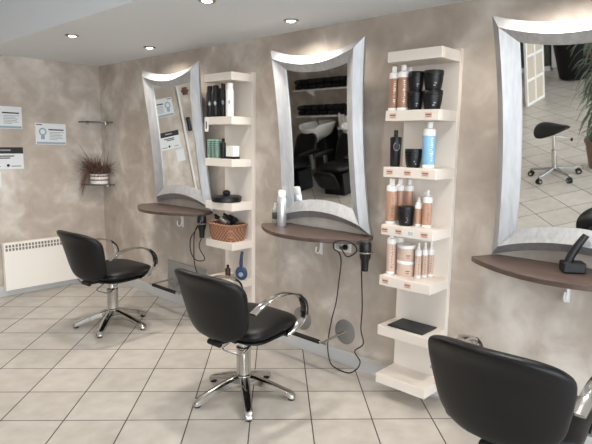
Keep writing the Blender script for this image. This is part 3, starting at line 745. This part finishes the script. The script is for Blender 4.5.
def cert(x0, x1, z0, z1, label, style, tilt=0):
    W = x1 - x0; H = z1 - z0
    t = thing('certificate', label, 'certificate', ((x0 + x1) / 2, RY1 - .001, (z0 + z1) / 2), (0, R_(tilt), 0))
    F = lambda bm, a, b, c, d, l=1: box(bm, (a * W - W / 2, -.002 - .0008 * l, H / 2 - d * H), (c * W - W / 2, -.002, H / 2 - b * H))
    obj('sheet', box(NB(), (-W / 2, -.002, -H / 2), (W / 2, 0, H / 2)), PAPER, t)
    if style == 'rosette':
        bm = NB(); F(bm, .03, .88, .98, .98); obj('blue_strip', bm, PBLUE, t)
        cx, cz = -W * .27, H * .10
        bm = NB(); M = Matrix.Translation((cx, -.002, cz)) @ Matrix.Rotation(R_(90), 4, 'X')
        n = 32; out = [((.036 + .004 * (i % 2)) * math.cos(2 * math.pi * i / n), (.036 + .004 * (i % 2)) * math.sin(2 * math.pi * i / n)) for i in range(n)]
        prism(bm, out, 0, .0008, M)
        em = obj('rosette', bm, PBLUE, t)
        bm = NB(); prism(bm, [(.024 * math.cos(2 * math.pi * i / 24), .024 * math.sin(2 * math.pi * i / 24)) for i in range(24)], .0009, .0016, M); obj('rosette_centre', bm, PAPER, em)
        bm = NB(); box(bm, (cx - .016, -.0028, cz - .075), (cx - .003, -.002, cz - .036)); box(bm, (cx + .003, -.0028, cz - .075), (cx + .016, -.002, cz - .036)); obj('ribbon', bm, BINK, em)
        bm = NB(); F(bm, .42, .26, .92, .32); F(bm, .03, .05, .22, .09); obj('heading', bm, DINK, t)
        bm = NB()
        for k in range(6): F(bm, .45, .40 + .07 * k, (.92, .80, .88, .84, .90, .70)[k], .425 + .07 * k)
        obj('text_lines', bm, INK, t)
    else:
        bm = NB(); F(bm, 0, 0, 1, .29); hd = obj('black_header', bm, DINK, t)
        bm = NB(); box(bm, (-W * .18, -.0035, H * .33), (W * .12, -.0028, H * .40)); obj('header_lettering', bm, INK, hd)
        bm = NB(); F(bm, .25, .38, .72, .43); F(bm, .25, .47, .60, .52); F(bm, .62, .86, .92, .89); F(bm, .1, .86, .3, .89); obj('text_lines', bm, DINK, t)
        bm = NB(); M = Matrix.Translation((W * .03, -.002, -H * .34)) @ Matrix.Rotation(R_(90), 4, 'X')
        prism(bm, [(.014 * math.cos(2 * math.pi * i / 20), .014 * math.sin(2 * math.pi * i / 20)) for i in range(20)], 0, .0008, M); obj('seal_dot', bm, DINK, t)
cert(-1.110, -.807, 1.618, 1.826, 'pale certificate with blue strip, at the left frame edge above the black headed one', 'rosette', .5)
cert(-.688, -.387, 1.470, 1.678, 'pale certificate with blue rosette hanging alone nearest the corner', 'rosette', 1)
cert(-1.115, -.815, 1.236, 1.442, 'white certificate with a black header band at the left frame edge', 'black')
t = tag(obj('notice_card', box(NB(), (-1.14, RY1 - .006, 1.065), (-1.025, RY1, 1.21)), PAPER, bevel=.001), 'small white card on the back wall, just cut by the left frame edge', 'card')
# ornament and black hook seen only in the far mirror
t = thing('flower_ornament', 'brown flower shaped wall ornament seen in the farthest mirror', 'ornament', (-1.31, RY1, 1.87))
bm = NB(); M = Matrix.Rotation(R_(90), 4, 'X')
for k in range(6):
    a = k * math.pi / 3; c = (.034 * math.cos(a), .034 * math.sin(a))
    prism(bm, [(c[0] + .017 * math.cos(2 * math.pi * i / 12), c[1] + .017 * math.sin(2 * math.pi * i / 12)) for i in range(12)], .001, .012, M)
obj('petals', bm, ORN, t); bm = NB(); prism(bm, [(.018 * math.cos(2 * math.pi * i / 14), .018 * math.sin(2 * math.pi * i / 14)) for i in range(14)], .001, .018, M); obj('centre', bm, ORN, t)
t = thing('phone_handset', 'black wall handset seen in the farthest mirror', 'phone', (-1.27, RY1, 1.48))
obj('handset', box(NB(), (-.024, -.045, -.085), (.024, -.012, .085)), BLACK, t, bevel=.01); obj('cradle', box(NB(), (-.03, -.012, -.09), (.03, -.0005, .05)), WHITE, t, bevel=.004)

def corner_shelf(z, label):
    t = thing('corner_shelf', label, 'shelf', (-.001, RY1 - .001, z), group='small corner shelves')
    out = [(0, 0)] + [(-.25 * math.cos(R_(a)), -.26 * math.sin(R_(a))) for a in range(0, 91, 6)]
    obj('shelf_plate', prism(NB(), out, -.012, 0), SHELFG, t, bevel=.002)
    for p in ((-.165, -.035), (-.035, -.165)):
        bm = NB(); lathe(bm, [(.010, -.034), (.017, -.028), (.017, -.0125)], (p[0], p[1], 0), 14); lathe(bm, [(.017, .0005), (.014, .010), (.004, .012)], (p[0], p[1], 0), 14)
        box(bm, (min(p[0], -.165 if p[0] < -.1 else -.035) - .008, -.034 if p[0] < -.1 else p[1] - .008, -.026), (p[0] + .008 if p[0] < -.1 else -.001, -.001 if p[0] < -.1 else p[1] + .008, -.0135))
        obj('clamp', bm, STEEL, t, smooth=True)
    return t
corner_shelf(1.712, 'small dark corner shelf with metal clamps, the empty upper one')
corner_shelf(1.062, 'small dark corner shelf with metal clamps, holding the dried plant')
t = thing('dried_plant', 'dried brown grassy plant drooping from a striped pot in the corner', 'plant', (-.105, RY1 - .12, 1.0625))
pr = [(.082, 0), (.090, .004), (.096, .105), (.088, .108), (.084, .085)]
pot = obj('pot', lathe(NB(), pr, n=30), CERAM, t, smooth=True)
for z0, z1 in ((.036, .052), (.078, .092)):
    obj('brown_band', lathe(NB(), [(.0905 + .057 * z0 - .002, z0), (.0915 + .057 * z0, z0 + .001), (.0915 + .057 * z1, z1 - .001), (.0905 + .057 * z1 - .002, z1)], n=30), TERRA, pot, smooth=True)
bm = NB(); rnd = random.Random(3)
def blade(bm, p0, a, L, droop, w_, up=1.0):
    d = Vector((math.cos(a), math.sin(a), 0)); s = Vector((-d.y, d.x, 0)); prev = None
    for i in range(8):
        q = i / 7
        c = Vector(p0) + d * (L * .75 * q) + Vector((0, 0, L * up * q - droop * L * q * q))
        c.x = min(c.x, .105); c.y = min(c.y, .115)
        ww = w_ * (1 - q * .85)
        r_ = [bm.verts.new(c - s * ww), bm.verts.new(c + s * ww + Vector((0, 0, .0004))), bm.verts.new(c + Vector((0, 0, .003 * (1 - q) + .0006)))]
        if prev:
            for k in range(3): bm.faces.new((prev[k], prev[(k + 1) % 3], r_[(k + 1) % 3], r_[k]))
        prev = r_
for i in range(420):
    a = rnd.uniform(0, 2 * math.pi); L = rnd.uniform(.14, .31)
    blade(bm, (rnd.uniform(-.05, .05), rnd.uniform(-.05, .05), .10), a, L * (1.3 if math.cos(a) < -.2 else .85), rnd.uniform(.1, .75), .006, rnd.uniform(.45, 1.0))
for i in range(60):
    blade(bm, (-.08, -.01, .12), R_(185) + rnd.uniform(-.3, .25), rnd.uniform(.14, .21), rnd.uniform(1.2, 2.2), .006, .75)
obj('foliage', bm, DRY, t)

# ------------------------------------------------------------------ seen in the mirrors only
# saddle stool
t = thing('saddle_stool', 'black saddle stool on five castors, seen in the nearest mirror', 'stool', (-3.70, 1.965, 0))
def sad(a):
    x, y = superell(.185, .155, 2.4, a); return (x, y * (1.0 - .45 * (x / .2)))
obj('saddle_seat', cushion(NB(), sad, lambda a, b, n: (a, b, .585 + n + .02 * (a / .2) ** 2 - 2.6 * b * b), lambda a, b: .042 - .07 * a), VINYL, t, (0), True, 2, 80)
COL.objects[-1].rotation_euler = (0, 0, R_(-72))
obj('gas_lift', lathe(NB(), [(.026, .10), (.026, .33), (.016, .335), (.016, .54)], n=18), CHROME, t, smooth=True)
bm = NB(); tube(bm, [(0, 0, .49), (-.10, -.10, .44), (-.14, -.14, .41)], .005, 8); obj('height_lever', bm, STEEL, t, smooth=True)
obj('lever_knob', lathe(NB(), [(.002, -.02), (.014, -.012), (.016, .012), (.006, .02)], (-.145, -.145, .405), 12), BLACK, t, smooth=True)
for k in range(5):
    a = R_(20 + 72 * k); M = Matrix.Rotation(a, 4, 'Z')
    bm = NB(); ring_loft(bm, [[M @ Vector(p) for p in ((x, -w_, zb), (x, -w_, zt), (x, w_, zt), (x, w_, zb))] for x, zb, zt, w_ in ((.015, .085, .125, .02), (.15, .08, .105, .015), (.265, .075, .092, .012))])
    lg = obj('base_leg', bm, STEEL, t, bevel=.003)
    c = M @ Vector((.26, 0, .032)); d = M @ Vector((.25, .03, 0)); d.z = 0; s = Vector((-d.y, d.x, 0)).normalized()
    bm = NB(); cyl(bm, c - s * .022, c - s * .006, .032, .032, 18); cyl(bm, c + s * .006, c + s * .022, .032, .032, 18); box(bm, (c.x - .006, c.y - .006, .05), (c.x + .006, c.y + .006, .085))
    cs = obj('castor', bm, BLACK, lg, smooth=True); bm = NB(); cyl(bm, c - s * .024, c + s * .024, .016, .016, 14); obj('wheel_hub', bm, CHROME, cs, smooth=True)
# potted plant
t = thing('potted_plant', 'tall leafy green plant in a brown pot, seen in the nearest mirror', 'plant', (-4.12, 1.58, 0))
obj('pot', lathe(NB(), [(.12, 0), (.13, .01), (.17, .30), (.18, .31), (.18, .34), (.165, .34), (.15, .30)], n=32), POTB, t, smooth=True)
obj('soil', lathe(NB(), [(.02, .292), (.148, .292), (.14, .30), (.01, .305)], n=24), mat('dark_soil', srgb(58, 46, 38), .95), t)
rnd = random.Random(11)
for k in range(5):
    a = k * 1.26; tx, ty = .16 * math.cos(a), .16 * math.sin(a); hgt = rnd.uniform(1.15, 1.6)
    pts = [(.05 * math.cos(a), .05 * math.sin(a), .29), (.08 * math.cos(a), .08 * math.sin(a), .29 + hgt * .5), (tx, ty, .29 + hgt)]
    st = obj('stem', tube(NB(), pts, .008, 7), TERRA, t, smooth=True)
    bm = NB(); S = spline(pts, 14)
    for q in range(3, len(S)):
        for e in range(3):
            aa = rnd.uniform(0, 6.28); L = rnd.uniform(.16, .30); d = Vector((math.cos(aa), math.sin(aa), 0)); s = Vector((-d.y, d.x, 0)); prev = None; dr = rnd.uniform(.6, 1.6)
            for i in range(7):
                f = i / 6; c = S[q] + d * (L * .85 * f) + Vector((0, 0, L * (.55 * f - dr * f * f))); ww = .016 * math.sin(math.pi * min(1, .12 + .88 * f)) + .0008
                r_ = [bm.verts.new(c - s * ww), bm.verts.new(c + Vector((0, 0, .004))), bm.verts.new(c + s * ww), bm.verts.new(c - Vector((0, 0, .002)))]
                if prev:
                    for z_ in range(4): bm.faces.new((prev[z_], prev[(z_ + 1) % 4], r_[(z_ + 1) % 4], r_[z_]))
                prev = r_
    obj('foliage', bm, LEAF, st)
# tub armchair
t = thing('tub_armchair', 'black tub armchair far behind, seen in the nearest mirror', 'armchair', (-9.2, 3.22, 0), (0, 0, R_(175)))
bm = NB(); n = 28; rings = []
def arc(rx, ry, z, sp=250): return [Vector((rx * math.cos(R_(180 - sp / 2 + sp * i / n)), ry * math.sin(R_(180 - sp / 2 + sp * i / n)), z)) for i in range(n + 1)]
o0, o1 = arc(.30, .32, .03), arc(.40, .44, .80); i1, i0 = arc(.31, .35, .80), arc(.23, .25, .03)
v = [[bm.verts.new(p) for p in r_] for r_ in (o0, o1, i1, i0)]
for a_, b_ in zip(v, v[1:] + v[:1]):
    for i in range(n): bm.faces.new((a_[i], a_[i + 1], b_[i + 1], b_[i]))
bm.faces.new([r_[0] for r_ in v]); bm.faces.new([r_[-1] for r_ in reversed(v)])
obj('shell', bm, VINYL, t, bevel=.02, smooth=True)
obj('seat_cushion', cushion(NB(), lambda a: superell(.27, .27, 3.5, a), lambda a, b, q: (a + .03, b, .36 + q), lambda a, b: .07), VINYL, t, smooth=True, angle=80)
obj('plinth', lathe(NB(), [(.22, 0), (.22, .30)], (.0, 0, 0), 24), BLACK, t)
# folding display screen (white grid)
t = thing('grid_screen', 'white grid display rack with beige mesh panels, seen in the nearest mirror', 'display rack', (-7.05, 3.43, 0), (0, 0, R_(-175.5)))
bm = NB(); Wd, Hd = .66, 1.30
for x in (0, Wd / 2, Wd): box(bm, (x - .022, -.02, 0), (x + .022, .02, Hd))
for i in range(4): box(bm, (0, -.02, .02 + i * .41 - .02), (Wd, .02, .02 + i * .41 + .024))
obj('grid_frame', bm, WHITE, t, bevel=.003)
for i in range(3):
    for j in range(2):
        obj('mesh_panel', box(NB(), (j * Wd / 2 + .022, -.006, i * .41 + .044), ((j + 1) * Wd / 2 - .022, .006, (i + 1) * .41)), MESHB, t)
# far cabinets
t = thing('storage_cabinet', 'white drawer cabinet on the far wall, seen in the nearest mirror', 'cabinet', (RX0 + .001, 3.1, 0))
obj('carcass', box(NB(), (0, -.9, .06), (.42, .9, 1.15)), WHITE, t, bevel=.004); obj('plinth', box(NB(), (.02, -.88, 0), (.38, .88, .06)), SKIRT, t)
for i in range(2):
    for k in range(3):
        d = obj('drawer', box(NB(), (.42, -.88 + i * .89, .09 + k * .35), (.438, -.01 + i * .89, .42 + k * .35)), WHITE, t, bevel=.004)
        obj('handle', cyl(NB(), (.45, -.60 + i * .89, .25 + k * .35), (.45, -.29 + i * .89, .25 + k * .35), .007), STEEL, d)
t = thing('dark_cabinet', 'dark green cabinet beside the white drawers, seen in the nearest mirror', 'cabinet', (RX0 + .001, 4.46, 0))
obj('carcass', box(NB(), (0, -.42, .10), (.40, .42, 1.5)), DARKW, t, bevel=.004); obj('plinth', box(NB(), (.0, -.42, 0), (.41, .42, .10)), WHITE, t)
for i in (0, 1): obj('door', box(NB(), (.40, -.41 + i * .415, .12), (.418, -.005 + i * .415, 1.48)), DARKW, t, bevel=.003)
obj('shelf_edge', box(NB(), (.418, -.42, .78), (.43, .42, .80)), WHITE, t)

# wash units against the back wall
def wash_unit(x, label):
    t = thing('shampoo_unit', label, 'wash unit', (WX + .60, x, 0), (0, 0, R_(90)), group='backwash units')
    bm = NB(); rings = []
    for (s, dz) in ((.35, -.20), (.75, -.14), (.95, -.04), (1.0, .0), (.93, .012), (.85, .0), (.62, -.10), (.15, -.14)):
        rings.append([Vector((.31 * s * math.cos(2 * math.pi * i / 32), 0.22 + .33 * s * math.sin(2 * math.pi * i / 32), .96 + dz * 1.25 - .05 * (1 if math.sin(2 * math.pi * i / 32) < -.8 else 0))) for i in range(32)])
    ring_loft(bm, rings); obj('basin', bm, CERAM, t, smooth=True, angle=60)
    obj('pedestal', box(NB(), (-.14, 0.20, 0), (.14, 0.58, .84)), BLACK, t, bevel=.02)
    obj('tap', tube(NB(), [(.13, 0.40, .90), (.13, 0.40, .99), (.10, 0.36, 1.02), (.05, 0.28, .98)], .013, 8), CHROME, t, smooth=True)
    S = lambda hx, hy, e, f, th, nm: obj(nm, cushion(NB(), lambda a: superell(hx, hy, e, a), f, lambda a, b: th, nr=7, na=32), VINYL, t, smooth=True, angle=80)
    S(.25, .27, 4, lambda a, b, n: (a, -0.46 + b, .42 + n), .07, 'seat')
    S(.24, .27, 4, lambda a, b, n: (a, -0.16 + b * .35 - n * .9, .61 + b * .92 - n * .35), .055, 'backrest')
    S(.21, .17, 4, lambda a, b, n: (a, -0.76 - b * .45 - n * .9, .27 + b * .9 - n * .3), .05, 'leg_rest')
    for s in (1, -1):
        S(.04, .25, 3, lambda a, b, n, s=s: (s * .30 + a, -0.40 + b, .60 + n), .035, 'armrest')
        obj('arm_post', box(NB(), (s * .30 - .018, -.40, .33), (s * .30 + .018, -0.34, .59)), STEEL, t, bevel=.004)
    obj('base', box(NB(), (-.2, -.60, 0), (.2, -0.28, .34)), BLACK, t, bevel=.02)
    return t
wash_unit(5.12, 'black backwash chair with white basin, right one seen in the middle mirror')
wash_unit(6.02, 'black backwash chair with white basin, left one seen in the middle mirror')
for z, lab in ((1.52, 'upper'), (1.075, 'lower')):
    t = thing('towel_shelf', 'white %s towel shelf above the wash basins, seen in the middle mirror' % lab, 'shelf', (WX, 6.0, z), (0, 0, R_(90)), group='towel shelves')
    obj('board', box(NB(), (-.85, -.26, -.024), (.62, -.001, 0)), WHITE, t, bevel=.002)
    for x in (-.55, .35):
        obj('bracket', prism(NB(), [(-.001, -.024), (-.2, -.024), (-.02, -.14), (-.001, -.14)], x - .008, x + .008, Matrix(((0, 0, 1, 0), (1, 0, 0, 0), (0, 1, 0, 0), (0, 0, 0, 1)))), WHITE, t)
    k = 0; rnd = random.Random(5)
    for i in range(8):
        for r_ in range(2):
            bm = NB(); hx, hz = .082, .042
            cushion(bm, lambda a: superell(hx, .11, 4, a), lambda a, b, n: (a, b, .043 + n), lambda a, b: .041, nr=6, na=28, edge=5)
            o = obj('folded_towel', bm, TOWEL, None, smooth=True, angle=80)
            o.location = (WX + .14 + rnd.uniform(-.01, .01), 6.50 - i * .168, z + .001 + r_ * .084); o.rotation_euler = (0, 0, R_(90) + rnd.uniform(-.05, .05))
            tag(o, 'folded black towel stacked on the %s towel shelf in the middle mirror' % lab, 'towel', 'towels on the %s shelf' % lab)
t = thing('side_counter', 'narrow wash counter carrying white bottles, seen in the middle mirror', 'counter', (WX + .001, 5.565, 0))
obj('top', box(NB(), (0, -.10, .84), (.30, .10, .87)), WHITE, t, bevel=.003); obj('carcass', box(NB(), (0, -.09, 0), (.28, .09, .84)), DARKW, t, bevel=.003)
for i, (y, h) in enumerate(((5.635, .24), (5.565, .20), (5.495, .26))):
    bottle(WX + .24, y, .87, .030, h, 'white bottle on the wash counter, %s of three in the middle mirror' % ('left', 'middle', 'right')[i], WHITE, (WHITE, WHITE, BLACK)[i], group='wash counter bottles')
